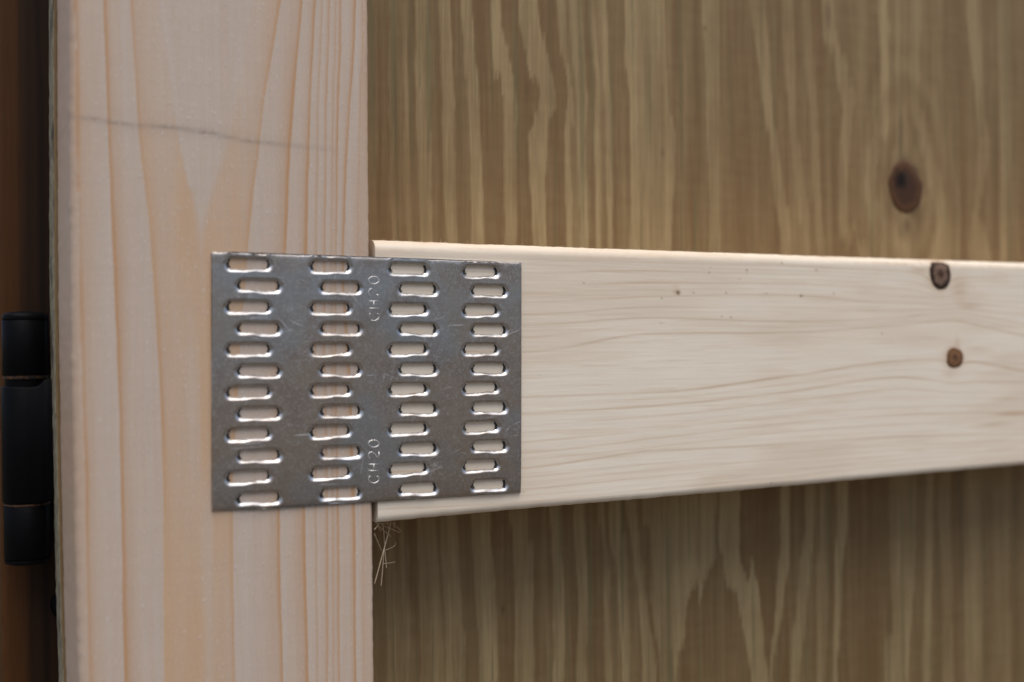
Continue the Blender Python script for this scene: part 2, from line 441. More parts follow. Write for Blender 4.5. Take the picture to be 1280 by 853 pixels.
rail_specks = [(848, 366, 2.4, 1.0), (867, 366, 1.0, .7), (880, 338, .8, .5), (887, 341, 1.2, .5), (888, 335, .8, .5), (908, 366, 1.0, .6), (922, 354, .8, .5), (934, 338, 1.3, .7), (935, 342, .9, .5), (958, 367, .9, .6),
    (903, 396, .9, .6), (914, 397, 1.0, .7), (827, 404, .9, .8), (730, 354, .8, .6), (1002, 370, 1.7, .9), (1021, 338, 1.3, .7), (1043, 367, 1.0, .6), (1103, 417, .9, .7), (978, 329, 1.4, .5), (868, 333, .7, .4),
    (828, 373, 1.0, .6), (925, 349, .7, .5), (947, 392, .6, .4), (676, 470, .5, .4), (965, 604, 1.2, .6), (1218, 360, 1.2, .4), (655, 615, 1.0, .5), (1004, 400, .6, .4)]
rail_tints = [(1200, 362, 16, 20, .5), (1210, 383, 20, 4, .5), (1270, 517, 40, 3.5, .8), (1245, 531, 34, 3, .6), (1150, 339, 16, 4, .55), (1197, 430, 6, 12, .5), (1222, 437, 26, 4, .35), (1188, 462, 12, 9, .4), (845, 362, 9, 8, .6),
    (560, 303, 70, 2.5, .5), (1045, 321, 30, 2.5, .45), (1265, 498, 25, 2.5, .4), (1190, 352, 16, 4, .35), (560, 650, 120, 3, .4)]
def rail_field(U, L, Y):
    u = U + 0.0003 * fbm(L * 22, U * 260, 13, 3) + 0.00008 * fbm(L * 160, U * 900, 17, 2)
    # the grain parts round the two knots
    for (kx, kz), rad in ((K1, 0.0045), (K2, 0.0035)):
        g = np.exp(-((L - kx) / 0.009) ** 2) * np.exp(-((U - kz) / 0.012) ** 2)
        u = u - np.tanh((U - kz) / 0.002) * rad * 0.7 * g
    ring = np.zeros_like(U)
    for (q, s, wd), tab in zip(rail_lines, RLT):
        d = (u - tab[:, None]) / MM
        ln = s * (0.75 + 0.9 * vnoise(L * 24, tab[:, None] * 800, 5))
        ring += ln * (0.75 * np.exp(-(d / (wd * 0.75)) ** 2) + 0.30 * np.exp(-np.abs(d) / 0.9) * (d > 0) + 0.12 * np.exp(-np.abs(d) / 0.6) * (d <= 0))
    ring = 0.62 * ring + 0.10 * fbm(U * 1400, L * 9, 51, 3) + 0.02
    mid = np.exp(-((L - at(825, 455)[0]) / 0.012) ** 2) * np.exp(-((U - at(825, 455)[1]) / 0.003) ** 2)
    ring -= 0.25 * mid * (0.5 + vnoise(L * 300, U * 900, 8))
    mark = np.zeros_like(U); tint = 0.16 * sstep(0.0, 0.5, fbm(L * 14, U * 70, 61, 3) + 0.1) + 0.12 * sstep(.1, .4, fbm(L * 40, U * 900, 67, 3))
    for px, py, rr, s in rail_specks:
        x, z = at(px, py); e = rr * 0.34 * MM
        mark = np.maximum(mark, s * np.exp(-(((L - x) / (e * 1.1)) ** 2 + ((U - z) / e) ** 2) ** 1.4))
    for px, py, a, b, s in rail_tints:
        x, z = at(px, py); k1 = 0.27 * MM * (1 + max(0, px - 650) / 1400)
        tint = np.maximum(tint, s * np.exp(-((L - x) / (a * k1)) ** 2 - ((U - z) / (b * k1)) ** 2) * (0.8 + 0.8 * vnoise(L * 120, U * 1500, 71)))
    for kx, kz, rx, rz in ((K1[0], K1[1], 0.0092, 0.0100), (K2[0], K2[1], 0.0074, 0.0070)):
        dd = np.sqrt(((L - kx) / rx) ** 2 + ((U - kz) / rz) ** 2)
        tint = np.maximum(tint, 0.7 * np.exp(-np.maximum(dd - 0.55, 0) / 0.22))
    # sawn underside and top are a little browner
    tint = np.maximum(tint, 0.35 * sstep(0.0012, 0.0035, Y))
    return {'ring': np.clip(ring, 0, 1), 'tint': np.clip(tint, 0, 1), 'mark': np.clip(mark, 0, 1)}
RT = 0.0034
rail = board('rail', False, (z_b, z_t), xs, T, 0.00025, 0.0024, 0.0003, rail_field, M['rail'], seed=2, edge_wobble=0.00011, r2=RT)
adopt(rail, gate); tag(rail, 'pale horizontal spruce board with fine grain and two small knots')

def knot(name, px, py, wpx, hpx, y, parent, mat, label, tilt=0.0, depth=0.006, proud=0.00025, seed=0, top=None, irr=0.22, pinch=1.0, heart=(0.0, 0.0)):
    x, z = at(px, py, y)
    xa, _ = at(px - wpx, py, y); xb, _ = at(px + wpx, py, y); _, za = at(px, py + hpx, y); _, zb = at(px, py - hpx, y)
    rx, rz = (xb - xa) / 2, (zb - za) / 2
    N, R = 28, 6; vs, fs, ra, he = [(x, y - proud * 1.4, z)], [], [0.0], [math.hypot(*heart)]
    for j in range(1, R + 1):
        for i in range(N):
            t = 2 * math.pi * i / N
            q = j / R * (1 + irr * float(vnoise(math.cos(t) * 1.3 + 3, math.sin(t) * 1.3 + seed, seed)) + irr * 0.4 * float(vnoise(math.cos(t) * 4, math.sin(t) * 4 + seed, seed + 1)))
            ex, ez = math.copysign(abs(math.cos(t)) ** pinch, math.cos(t)) * q, math.copysign(abs(math.sin(t)) ** pinch, math.sin(t)) * q
            he.append(math.hypot(ex - heart[0], ez - heart[1]))
            ex, ez = ex * math.cos(tilt) - ez * math.sin(tilt), ex * math.sin(tilt) + ez * math.cos(tilt)
            h = proud * (1.4 - 1.0 * (j / R) ** 2 + 0.35 * float(vnoise(ex * 3, ez * 3, seed + 2)))
            yo = 0.0
            if top is not None:
                tz = float(np.interp(x + rx * ex, xs, z_t)) - 0.00008
                dz = max(0.0, tz - (z + rz * ez)); yo = RT - math.sqrt(max(0, RT * RT - (RT - dz) ** 2)) if dz < RT else 0.0
                ez = min(ez, (tz - z) / rz)
            vs.append((x + rx * ex, y - h + yo, z + rz * ez)); ra.append(j / R)
    for i in range(N):
        t = vs[1 + (R - 1) * N + i]; vs.append((t[0], y + depth, t[2])); ra.append(1.0); he.append(1.0)
    for i in range(N):
        fs.append((0, 1 + (i + 1) % N, 1 + i))
        for j in range(R):
            a = 1 + j * N
            fs.append((a + i, a + (i + 1) % N, a + N + (i + 1) % N, a + N + i))
    fs.append(tuple(range(1 + R * N, 1 + (R + 1) * N))[::-1])
    o = link(name, mesh_from(name, vs, fs, {'radius': ra, 'heart': he}), mat); adopt(o, parent)
    if label: o['label'] = label
    return o
knot('knot', 1175, 343, 13, 19.5, 0.00025, rail, M['knot_dead'], 'grey knot with a black rim at the top edge of the board', 0.12, seed=3, top=True, depth=0.012)
knot('knot', 1193, 447, 10, 13, 0.00025, rail, M['knot_brown'], 'small round brown knot in the middle of the board', 0.0, seed=5)

# splinters left where the rail was sawn
def fibre(pts, rad, y0, y1):
    n = len(pts); q = [at3(455 + px / 8.53, 640 + py / 8.53, y0 + (y1 - y0) * i / (n - 1)) for i, (px, py) in enumerate(pts)]
    # round the corners
    for _ in range(2):
        r = [q[0]]
        for a, b in zip(q, q[1:]):
            a, b = np.array(a), np.array(b); r += [tuple(a * .75 + b * .25), tuple(a * .25 + b * .75)]
        q = r + [q[-1]]
    bm = bmesh.new(); tube(bm, q, rad, 6, 0.55); return bm_obj('splinter', bm, M['fibre'], rail)
for pts, rad, ya, yb in (
    ([(112, 190), (135, 160), (165, 122)], .17, .002, .004), ([(140, 130), (160, 160), (285, 262)], .15, .003, .008), ([(180, 125), (230, 160), (382, 222)], .17, .012, .014),
    ([(285, 105), (262, 220), (225, 350), (185, 500), (112, 770)], .20, .010, .003), ([(205, 120), (213, 280), (225, 440), (240, 602)], .18, .012, .008), ([(112, 235), (150, 330), (188, 418)], .16, .003, .009),
    ([(235, 408), (300, 380), (338, 352), (333, 318)], .15, .010, .013), ([(200, 552), (250, 550), (332, 534)], .13, .010, .012), ([(225, 330), (208, 470), (196, 640), (183, 792)], .15, .010, .005),
    ([(150, 125), (150, 170), (180, 210)], .14, .006, .010)):
    fibre(pts, rad * MM, ya, yb)
for i in range(9):
    x_, y_ = random.uniform(115, 330), random.uniform(108, 132); a_ = random.gauss(1.5, 0.5); l_ = random.uniform(60, 190)
    pts = [(x_, y_)]
    for q in range(3):
        a_ += random.gauss(0, 0.22); pts.append((pts[-1][0] + math.cos(a_) * l_ / 3, pts[-1][1] + math.sin(a_) * l_ / 3))
    fibre(pts, random.uniform(.06, .11) * MM, random.uniform(.003, .02), random.uniform(.003, .02))
bm = bmesh.new()                                     # the torn fuzz along the rail's top arris
for i in range(150):
    x = random.uniform(float(xs[0]), at(1250, 400)[0]); zt = float(np.interp(x, xs, z_t))
    if random.random() < 0.35: x = x0 + random.random() * 0.03
    ln = random.uniform(0.0004, 0.0016); y = random.uniform(0.002, 0.012); an = random.uniform(-1.2, 1.2)
    p0 = Vector((x, y, zt - 0.0009)); p2 = p0 + Vector((math.sin(an) * ln, random.uniform(-.3, .3) * ln, 0.0006 + math.cos(an) * ln))
    tube(bm, [p0, (p0 + p2) / 2 + Vector((0.0001, 0, 0.0001)), p2], 0.00006, 4, 0.4)
fz = bm_obj('fuzz', bm, M['fibre'], rail); fz['kind'] = 'stuff'

# ---------------- the plywood back
PT = 0.014; PY = T
zs2 = axis_samples(CAMZ - 0.30, CAMZ + 0.30, CAMZ - 0.155, CAMZ + 0.15, 0.0011, 0.008)
pe_lo = line_table([[(61, 0), (62.5, 400), (67.5, 650), (73.5, 853)]], True, T + PT, zs2)[0]
pe_hi = np.full_like(zs2, 0.90)
UY = (-20, 0, 75, 120, 170, 235, 270, 310, 400)
def ub(*xs):  # lists at y = 0, 75, 120, 170, 235, 270, 300
    return [(x, y) for x, y in zip((xs[0],) + xs + (xs[-1],), UY)]
upper = [
 (ub(475,474,474,474,473,473,473), .1), (ub(488,487,488,489,489,490,490), .55), (ub(494,494,494,494,495,495,496), .25), (ub(505,505,504,505,506,507,508), .6), (ub(511,510,511,513,514,516,517), .2),
 (ub(518,519,520,522,524,525,526), 1.0), (ub(535,538,539,539.5,540,541,542), .1), (ub(548,550,552,553,555,557,558), 1.0), (ub(561,565,567,569,570,571,572), .15),
 (ub(576,578,582,586,588,589,589), .95), (ub(589,594,599,601,604,605,606), .0), (ub(614,618,631,631,631,632,632), .9), (ub(625,637,649,646,646,647,647), .05),
 (ub(649,659,676,661,664,667,668), .95), (ub(670,685,696,685,684,685,685), .0), (ub(696,702,712,707.5,707.5,708,708), .9), (ub(706,709,719.5,715,715,715,715), .35),
 (ub(713,719,722.5,723,723,724,724), .95), (ub(728,731,735.6,732,733,734,734), .25), (ub(737.5,742,747,742,743,744,745), .85), (ub(743,747,752,749.5,750,750,750.6), .3),
 (ub(752,754,756,756,758,759,760), .85), (ub(760,762,764,764,765,765,766), .1), (ub(782,782,787,788,788,788,788), .9), (ub(831,833,835,846,843,840,839), .12),
 (ub(878,881,883,885,886,887,887), .65), (ub(900,900,900,900,900,900,901), .15), (ub(939,947,953,961,968,973,976), .8), (ub(957,963,966,972,979,985,988), .2),
 (ub(978,981,984,990,996,1002,1006), .55), (ub(992,994,995,1000,1006,1010,1013), .15), (ub(1003,1007,1010,1014,1016,1020,1022), .5), (ub(1013,1017,1020,1024,1026,1030,1033), .1),
 (ub(1026,1042,1053,1050,1049,1051,1077), .85), (ub(1040,1058,1069,1063,1060,1063,1090), .3), (ub(1096,1101,1102,1088,1081,1091,1100), .85), (ub(1110,1112,1112,1106,1093,1108,1110), .3),
 (ub(1118,1120,1122,1118,1112,1118,1122), .6), (ub(1126,1127,1128,1142,1156,1146,1140), .3), (ub(1138,1138,1138,1150,1166,1170,1160), .7), (ub(1154,1150,1148,1164,1180,1186,1186), .28),
 (ub(1168,1166,1166,1176,1192,1198,1194), .5), (ub(1182,1180,1180,1190,1198,1202,1200), .15), (ub(1208,1215,1220,1223,1222,1217,1212), .75), (ub(1226,1229,1231,1236,1231,1224,1240), .2),
 (ub(1247,1249,1250,1251,1251,1250,1250), .6), (ub(1262,1261,1261,1262,1261,1260,1260), .2), (ub(1290,1290,1291,1292,1290,1290,1290), .6), (ub(1320,1320,1322,1321,1320,1320,1320), .2), (ub(1360,1360,1362,1361,1360,1360,1360), .2)]
LY = (560, 650, 690, 760, 853, 880)
def lb(*xs): return [(x, y) for x, y in zip((xs[0],) + xs + (xs[-1],), LY)]
lower = [
 (lb(472,473,474,475), .15), (lb(482,483,484,486), .55), (lb(494,495,497,499), .2), (lb(500,502,504,506), .5), (lb(508,510,513,515), .1), (lb(520,522,524,527), .55), (lb(545,547,551,555), .15),
 (lb(550,552,555,558), .8), (lb(571.5,573,576,581), .1), (lb(590,591,594.5,599), .9), (lb(614,617,621,622), .05), (lb(637,642,644,645), .85), (lb(660,667,667,668), .1),
 (lb(686,690,692,690), .9), (lb(701,704,706,703), .0), (lb(717.5,719,723,722), .9), (lb(731,732,735,736), .1), (lb(749,754,755,757), .8), (lb(757,760,762,765), .15),
 (lb(762,767,773,777), .9), (lb(777,783,786,788), .1), (lb(783,788,798,804), .85), (lb(795,803,808,821), .2), (lb(804,813,815,826), .85), (lb(896,896,868,845), .1),
 (lb(900,900,925,941), .9), (lb(925,925,951,962), .0), (lb(977,975,970,963), .85), (lb(989,989,978.5,966), .1), (lb(1008,1001,996,989), .8), (lb(1020,1016,1008,999), .2),
 (lb(1026,1023,1021,1022), .6), (lb(1036,1036,1035,1032), .15), (lb(1047,1045,1044,1042), .85), (lb(1059,1055,1052,1047), .0), (lb(1114,1114,1116,1106), .8), (lb(1145,1145,1142,1135), .1),
 (lb(1157,1156,1156,1154), .7), (lb(1166,1166,1165,1164), .1), (lb(1176,1178,1180,1180), .65), (lb(1190,1191,1192,1193), .15), (lb(1205,1207,1208,1209), .6), (lb(1226,1228,1230,1230), .35),
 (lb(1245,1247,1248,1250), .65), (lb(1262,1263,1264,1265), .2), (lb(1290,1290,1291,1292), .6), (lb(1320,1320,1320,1320), .2), (lb(1380,1380,1380,1380), .2)]
UT = line_table([q[0] for q in upper], True, PY, zs2); LT = line_table([q[0] for q in lower], True, PY, zs2)
UV = np.array([.3] + [q[1] for q in upper]); LV = np.array([.3] + [q[1] for q in lower])
KP = at(1132, 236, PY); zsplit = at(700, 470, PY)[1]
def ply_field(U, L, Y):
    u = U + 0.0011 * fbm(L * 34, U * 60, 23, 3) + 0.00055 * fbm(L * 150, U * 420, 29, 3)
    pale = np.zeros_like(U)
    ed = 0.0004
    feather = 15 * fbm(U * 420, L * 5, 91, 3) + 5 * fbm(U * 1600, L * 9, 93, 2)
    for i, z in enumerate(zs2):
        tab, val = (UT, UV) if z > zsplit else (LT, LV)
        tabm = np.maximum.accumulate(tab, 0)
        ii = np.clip(i + np.round(feather[i]).astype(int), 0, len(zs2) - 1) if 8 < i < len(zs2) - 8 else np.full(U.shape[1], i)
        ii = np.where((zs2[ii] > zsplit) == (z > zsplit), ii, i)
        row = tabm
        acc = np.full(U.shape[1], val[0]); 
        for kk in range(len(row)):
            acc += (val[kk + 1] - val[kk]) * sstep(-ed, ed, u[i] - row[kk, ii])
        pale[i] = acc
    far = sstep(at(1300, 400, PY)[0], at(1340, 400, PY)[0], U)   # beyond the boards the same figure goes on
    pale = pale * (1 - far) + far * sstep(-.25, .3, fbm(U * 110, L * 7, 83, 3))
    pale = pale * (0.90 + 0.6 * fbm(U * 90, L * 22, 57, 4))
    pale = 0.08 + 0.84 * pale + 0.25 * fbm(U * 300, L * 12, 33, 4) + 0.22 * fbm(U * 1100, L * 20, 37, 3) + 0.10 * fbm(U * 120, L * 420, 39, 2)
    ring = 1 - np.clip(pale, 0, 1)
    # greenish treatment streaks
    tint = 0.08 * sstep(.15, .5, fbm(U * 190, L * 5, 43, 3) + 0.1) + 0.55 * sstep(.30, .42, fbm(U * 650, L * 8, 47, 2))
    dk = np.sqrt(((U - KP[0]) / 0.0135) ** 2 + ((L - KP[1] - 0.001) / 0.0175) ** 2)
    dk = dk * (1 + 0.5 * fbm(U * 150, L * 110, 53, 2))
    mark = 0.9 * np.exp(-np.maximum(dk - 0.55, 0) / 0.22)
    rg = np.sqrt(((U - KP[0]) / 0.0135) ** 2 + ((L - KP[1] - 0.004) / 0.030) ** 2) + 0.25 * fbm(U * 70, L * 40, 77, 2)
    band = np.exp(-((rg - 1.45) / 0.8) ** 2)
    ring = np.clip(ring, 0, 1) * (1 - 0.22 * band) + 0.22 * band * (0.5 + 0.5 * np.sin(rg * 10))
    # bark line above and brown tail below the knot
    kx = np.interp(L, [KP[1] + .012, KP[1] + .03, KP[1] + .06], [KP[0] - .003, KP[0] - .002, KP[0] - .001])
    mark = np.maximum(mark, 0.55 * np.exp(-((U - kx) / 0.0009) ** 2) * sstep(KP[1] + .006, KP[1] + .02, L) * sstep(KP[1] + .042, KP[1] + .025, L))
    mark = np.maximum(mark, 0.6 * np.exp(-((U - KP[0] - .001) / 0.0022) ** 2) * np.exp(-((L - KP[1] + .0165) / 0.004) ** 2))
    for px, py, a, b, s in ((829, 192, 3, 5, .35), (660, 112, 4, 9, .25), (629, 763, 1.5, 6, .7), (882, 35, 1.5, 3, .6), (576, 165, 1.2, 30, .35), (494, 120, 1, 70, .3), (1036, 20, 4, 16, .5), (974, 300, 1.5, 12, .4), (520, 738, 1, 90, .35), (508, 700, 1.5, 120, .3),
                            (1203, 700, 1.0, 100, .6), (873, 690, 1.5, 30, .35), (895, 670, 1.5, 30, .35)):
        x, z = at(px, py, PY); s1 = 0.3 * MM * (1 + max(0, px - 500) / 1300)
        mark = np.maximum(mark, s * np.exp(-((U - x) / (a * s1)) ** 2 - ((L - z) / (b * s1)) ** 2))
    return {'ring': np.clip(ring, 0, 1), 'tint': np.clip(tint, 0, .8), 'mark': np.clip(mark, 0, 1)}
panel = board('panel', True, (pe_lo, pe_hi), zs2, PT + 0.002, PY + 0.0003, 0.0006, 0.00062, ply_field, M['ply'], seed=4, edge_wobble=0.00012, arris=2, dense=at(1290, 400, PY)[0] - float(np.mean(pe_lo)))
# the cut edge of the sheet shows its veneers
panel.data.materials.append(M['ply_edge'])
nP = None
mi = np.zeros(len(panel.data.polygons), np.int32)
cx = np.empty(len(panel.data.polygons) * 3); panel.data.polygons.foreach_get('normal', cx); nx = cx.reshape(-1, 3)[:, 0]
mi[np.abs(nx) > 0.8] = 1; panel.data.polygons.foreach_set('material_index', mi)
adopt(panel, gate); tag(panel, 'brown plywood panel with wavy upright grain behind the cross rail')
knot('knot', 1131, 235, 22, 35, PY + 0.0003, panel, M['knot_ply'], None, 0.08, 0.008, 0.0003, seed=8, irr=0.35, pinch=1.22, heart=(-0.25, 0.3))

# ---------------- the nail plate
PW, PH, TH = 101.6, 76.2, 0.9                        # millimetres
Q = [np.array(at(*p, -0.0009)) for p in ((265.3, 639.5), (652, 616.5), (652.3, 328.3), (264.8, 315.2))]
def pl(s, t):
    a, b = s / PW, t / PH
    return Q[0] * (1 - a) * (1 - b) + Q[1] * a * (1 - b) + Q[2] * a * b + Q[3] * (1 - a) * b
def px_to_pl(px, py):
    g = np.array(at(px, py, -0.0009)); s, t = 50.0, 38.0
    for _ in range(8):
        e = g - pl(s, t); J = np.array([(pl(s + 1, t) - pl(s, t)), (pl(s, t + 1) - pl(s, t))]).T
        d = np.linalg.solve(J, e); s += d[0]; t += d[1]
    return s, t
slots = []
for r in range(12):
    for c in range(4):
        odd = r % 2
        xa = ((284.5, 298), (389.5, 402), (487.5, 500), (580.5, 591))[c][odd]; xb = ((337, 349.5), (437, 450), (533.5, 545.5), (622, 632.5))[c][odd]
        ya = (329.3, 332.3, 335.6, 338.6)[c] + r * (26.78, 25.95, 25.15, 24.45)[c]
        s0, t0 = px_to_pl(xa, ya); s1, _ = px_to_pl(xb, ya)
        slots.append(((s0 + s1) / 2, t0 + 0.1, (s1 - s0) / 2, 1.62, odd, random.uniform(-.12, .12), random.uniform(-1, 1), random.uniform(-1, 1)))
def slot_loop(sl, off, n_side=10, n_c=5):
    """closed loop at distance off outside the slot edge"""
    cx_, cz_, hw, hh, odd, jz, j1, j2 = sl
    rc = 1.38
    pts = []
    def bow(x):     # lower lip: two halves punched to slightly different depths
        q = x / hw; s = 1 if odd else -1
        return (0.16 + 0.10 * j1) * math.tanh((q * s + 0.1) * 5) * (1 - 0.4 * q * q) * -1
    cor = [(hw - rc, -hh + rc, -90), (hw - rc, hh - rc, 0), (-hw + rc, hh - rc, 90), (-hw + rc, -hh + rc, 180)]
    for i, (x, z, a0) in enumerate(cor):
        for q in range(n_c + 1):
            a = math.radians(a0 + 90 * q / n_c)
            pts.append((x + (rc + off) * math.cos(a), z + (rc + off) * math.sin(a)))
        nx_, nz_, _ = cor[(i + 1) % 4]; a = math.radians(a0 + 90)
        e0 = (x + (rc + off) * math.cos(a), z + (rc + off) * math.sin(a)); e1 = (nx_ + (rc + off) * math.cos(a), nz_ + (rc + off) * math.sin(a))
        m_ = n_side if i in (1, 3) else 2
        for q in range(1, m_): pts.append((e0[0] + (e1[0] - e0[0]) * q / m_, e0[1] + (e1[1] - e0[1]) * q / m_))
    out = []
    for x, z in pts:
        if z < -0.2: z += bow(x) * (1 if z < -hh * 0.6 else 0.3)
        jag = max(0, 0.5 - off) * 0.22
        x += jag * float(vnoise(x * 3.1 + cx_ * 7, z * 3.1 + cz_ * 5, 3)); z += jag * 2 * float(vnoise(x * 3.7 + cx_ * 3, z * 3 + cz_ * 7, 6))
        out.append((cx_ + x, cz_ + z + jz * 0.5))
    return out
RINGS = [0.0, 0.14, 0.3, 0.5, 0.72, 0.95, 1.18, 1.4, 1.65]
def dip(sl, x, z, off):
    cx_, cz_, hw, hh, odd, jz, j1, j2 = sl
    q = (x - cx_) / hw
    low = float(sstep(0.75, -0.35, z - cz_))
    s = 1 if odd else -1
    wl = 0.90 + 0.42 * sstep(.78, 1.05, abs(q)) - 0.25 * math.exp(-((q * s + 0.2) / 0.28) ** 2) + 0.12 * j2 * q
    wu = 0.5 + 0.35 * sstep(.85, 1.1, abs(q))
    w_ = wu + (wl - wu) * low; d = 0.24 + 0.60 * low
    t = min(1, off / w_)
    return d * (1 - t) ** 1.2
vin, ydip, cons, holes = [], [], [], []
def addloop(loop, ys):
    b = len(vin); vin.extend(loop); ydip.extend(ys)
    ix = list(range(b, b + len(loop))); cons.extend([(ix[i], ix[(i + 1) % len(ix)]) for i in range(len(ix))]); return ix
inner = []
for sl in slots:
    for off in RINGS:
        lp = slot_loop(sl, off)
        ys = [dip(sl, x, z, off) for x, z in lp]
        ix = addloop(lp, ys)
        if off == 0.0: inner.append(ix)
def border(o, drop):
    n, m_ = 60, 46; L_ = []
    for i in range(n): L_.append((o + (PW - 2*o) * i / n, o))
    for i in range(m_): L_.append((PW - o, o + (PH - 2*o) * i / m_))
    for i in range(n): L_.append((PW - o - (PW - 2*o) * i / n, PH - o))
    for i in range(m_): L_.append((o, PH - o - (PH - 2*o) * i / m_))
    res = []
    for x, z in L_:
        x += 0.10 * float(vnoise(x * 0.9, z * 0.9, 12)) * 1.0; z += 0.14 * float(vnoise(x * 0.6, z * 0.9, 15))
        res.append((x, z))
    return addloop(res, [drop] * len(res))
edge_ix = border(0.0, 0.42); border(0.16, 0.14); border(0.42, 0.015)
for i in range(34):
    for j in range(26):
        x, z = 1.2 + (PW - 2.4) * i / 33, 1.2 + (PH - 2.4) * j / 25
        if all(abs(x - s[0]) > s[2] + 1.7 or abs(z - s[1]) > s[3] + 1.7 for s in slots): vin.append((x, z)); ydip.append(0.0)
nv = len(vin)
v2, e2_, f2, ov, oe, of = delaunay_2d_cdt([Vector(p) for p in vin], cons, [], 0, 1e-6)
y2 = [ydip[o[0]] if o else 0.0 for o in ov]
inv = {}
for i, o in enumerate(ov):
    for q in o: inv[q] = i
def in_hole(cxx, czz):
    for s, ix in zip(slots, inner):
        if abs(cxx - s[0]) < s[2] + 0.3 and abs(czz - s[1]) < s[3] + 0.6:
            poly = [v2[inv[i]] for i in ix]; c_ = False; j = len(poly) - 1
            for i in range(len(poly)):
                a, b = poly[i], poly[j]
                if (a.y > czz) != (b.y > czz) and cxx < (b.x - a.x) * (czz - a.y) / (b.y - a.y) + a.x: c_ = not c_
                j = i
            if c_: return True
    return False
keep = [f for f in f2 if not in_hole(sum(v2[i].x for i in f) / 3, sum(v2[i].y for i in f) / 3)]
pv, pf, plip = [], [], []
for (v, y) in zip(v2, y2):
    g = pl(v.x, v.y); y += 0.30 * max(0, 1 - v.y / 9.0) ** 2; warp = 0.10 * math.sin(v.x * 0.09 + 0.5) * math.sin(v.y * 0.075) + 0.10 * float(fbm(v.x * 0.07, v.y * 0.07, 19, 2))
    pv.append((g[0], (-TH + min(y, 0.86) - 0.12 - warp * 0.6) * MM, g[1]))
    plip.append(float(sstep(0.04, 0.30, y - 0.30 * max(0, 1 - v.y / 9.0) ** 2)))
for f in keep:
    a, b, c_ = (v2[i] for i in f)
    ccw = (b.x - a.x) * (c_.y - a.y) - (b.y - a.y) * (c_.x - a.x) > 0
    pf.append(tuple(f) if ccw else tuple(f)[::-1])
def skirt(ix, to_y, flip):
    ids = [inv[i] for i in ix]; b = len(pv)
    for i in ids: pv.append((pv[i][0], to_y, pv[i][2])); plip.append(0.0)
    n = len(ids)
    for i in range(n):
        q = (ids[i], ids[(i + 1) % n], b + (i + 1) % n, b + i); pf.append(q if flip else q[::-1])
for ix in inner: skirt(ix, 0.00012, True)
skirt(edge_ix, 0.00010, False)
nail = link('nail_plate', mesh_from('nail_plate', pv, pf, {'lip': plip}), M['steel'])
bmn = bmesh.new(); bmn.from_mesh(nail.data); bmesh.ops.recalc_face_normals(bmn, faces=bmn.faces); bmn.to_mesh(nail.data); bmn.free()
adopt(nail, gate); tag(nail, 'grey steel nail plate with rows of punched slots over the joint')
# teeth: bent back into the wood at both ends of every slot
def tooth_mesh():
    vs, fs = [], []; n = 6
    prof_ = [(-0.02, -0.35), (0.10, -0.12), (0.34, 0.10), (0.46, 0.5), (0.5, 2.2)]    # toward slot centre, depth (mm)
    for j, (x, y) in enumerate(prof_):
        hwid = 1.32 * (1 - 0.25 * (j / 4)) if j < 4 else 0.5
        for i in range(n + 1):
            t = i / n * 2 - 1
            vs.append(((x + 0.30 * t * t * (1.0)) * MM, y * MM, t * hwid * MM))
    w_ = n + 1
    for j in range(len(prof_) - 1):
        for i in range(n): fs.append((j * w_ + i, j * w_ + i + 1, (j + 1) * w_ + i + 1, (j + 1) * w_ + i))
    return mesh_from('tooth', vs, fs)
tm = tooth_mesh(); tm.materials.append(M['cut'])
for s in slots:
    for sg in (-1, 1):
        o = bpy.data.objects.new('tooth', tm); C.objects.link(o)
        g = pl(s[0] + sg * (s[2] + 0.02), s[1] + s[5] * .5 + 0.12 * sg * s[6])
        o.location = (g[0], -0.0002, g[1]); o.rotation_euler = (0, 0.12 * s[7] * sg, math.pi if sg > 0 else 0); o.scale = (1.7 if sg < 0 else 1.15, 1 if sg < 0 else -1, 1)
        adopt(o, nail)
# the stamped letters CH20, reading upwards
def arc(cx_, cy_, rx, ry, a0, a1, n=14): return [(cx_ + rx * math.cos(math.radians(a0 + (a1 - a0) * i / n)), cy_ + ry * math.sin(math.radians(a0 + (a1 - a0) * i / n))) for i in range(n + 1)]
GL = {'C': [arc(.5, .5, .46, .5, 42, 318, 18)], 'H': [[(.05, 0), (.05, 1)], [(.95, 0), (.95, 1)], [(.05, .5), (.95, .5)]],
      '2': [arc(.5, .72, .42, .28, 165, -25, 10) + [(.72, .42), (.3, .2), (.06, .02)], [(.06, .02), (.95, .0)]], '0': [arc(.5, .5, .42, .5, 0, 360, 22)]}
GLU = dict(GL); GLU['C'] = [arc(.5, .5, .46, .5, 150, 262, 10), arc(.5, .5, .46, .5, 278, 318, 4), arc(.5, .5, .46, .5, 40, 62, 3)]
GLU['2'] = [arc(.5, .72, .42, .28, 165, -5, 9), [(.84, .55), (.5, .3)], [(.06, .02), (.2, .1)]]
GLU['2'] = [arc(.5, .70, .42, .30, 170, -10, 9), [(.3, .22), (.14, .08), (.08, .0)]]
GLU['H'] = [[(.05, 0), (.05, 1)], [(.95, 0), (.95, 1)], [(.1, .5), (.9, .5)]]
def stamp(marks, glyphs, rad, label):
    bm = bmesh.new()
    for ch, (ya, yb) in marks:             # ya bottom (start of the letter), yb top in photograph px; x 460 (letter tops) to 474 (feet)
        for st in glyphs[ch]:
            pts = []
            for u, v in st:
                py = ya + (yb - ya) * u; px = 473.6 - 13.2 * v
                s, t = px_to_pl(px, py); g = pl(s, t)
                warp = 0.10 * math.sin(s * 0.09 + 0.5) * math.sin(t * 0.075) + 0.10 * float(fbm(s * 0.07, t * 0.07, 19, 2))
                pts.append((g[0], (-TH - 0.12 - warp * 0.6) * MM, g[1]))
            tube(bm, pts, rad * MM, 6)
    o = bm_obj('lettering', bm, M['stamp'], nail); o['label'] = label
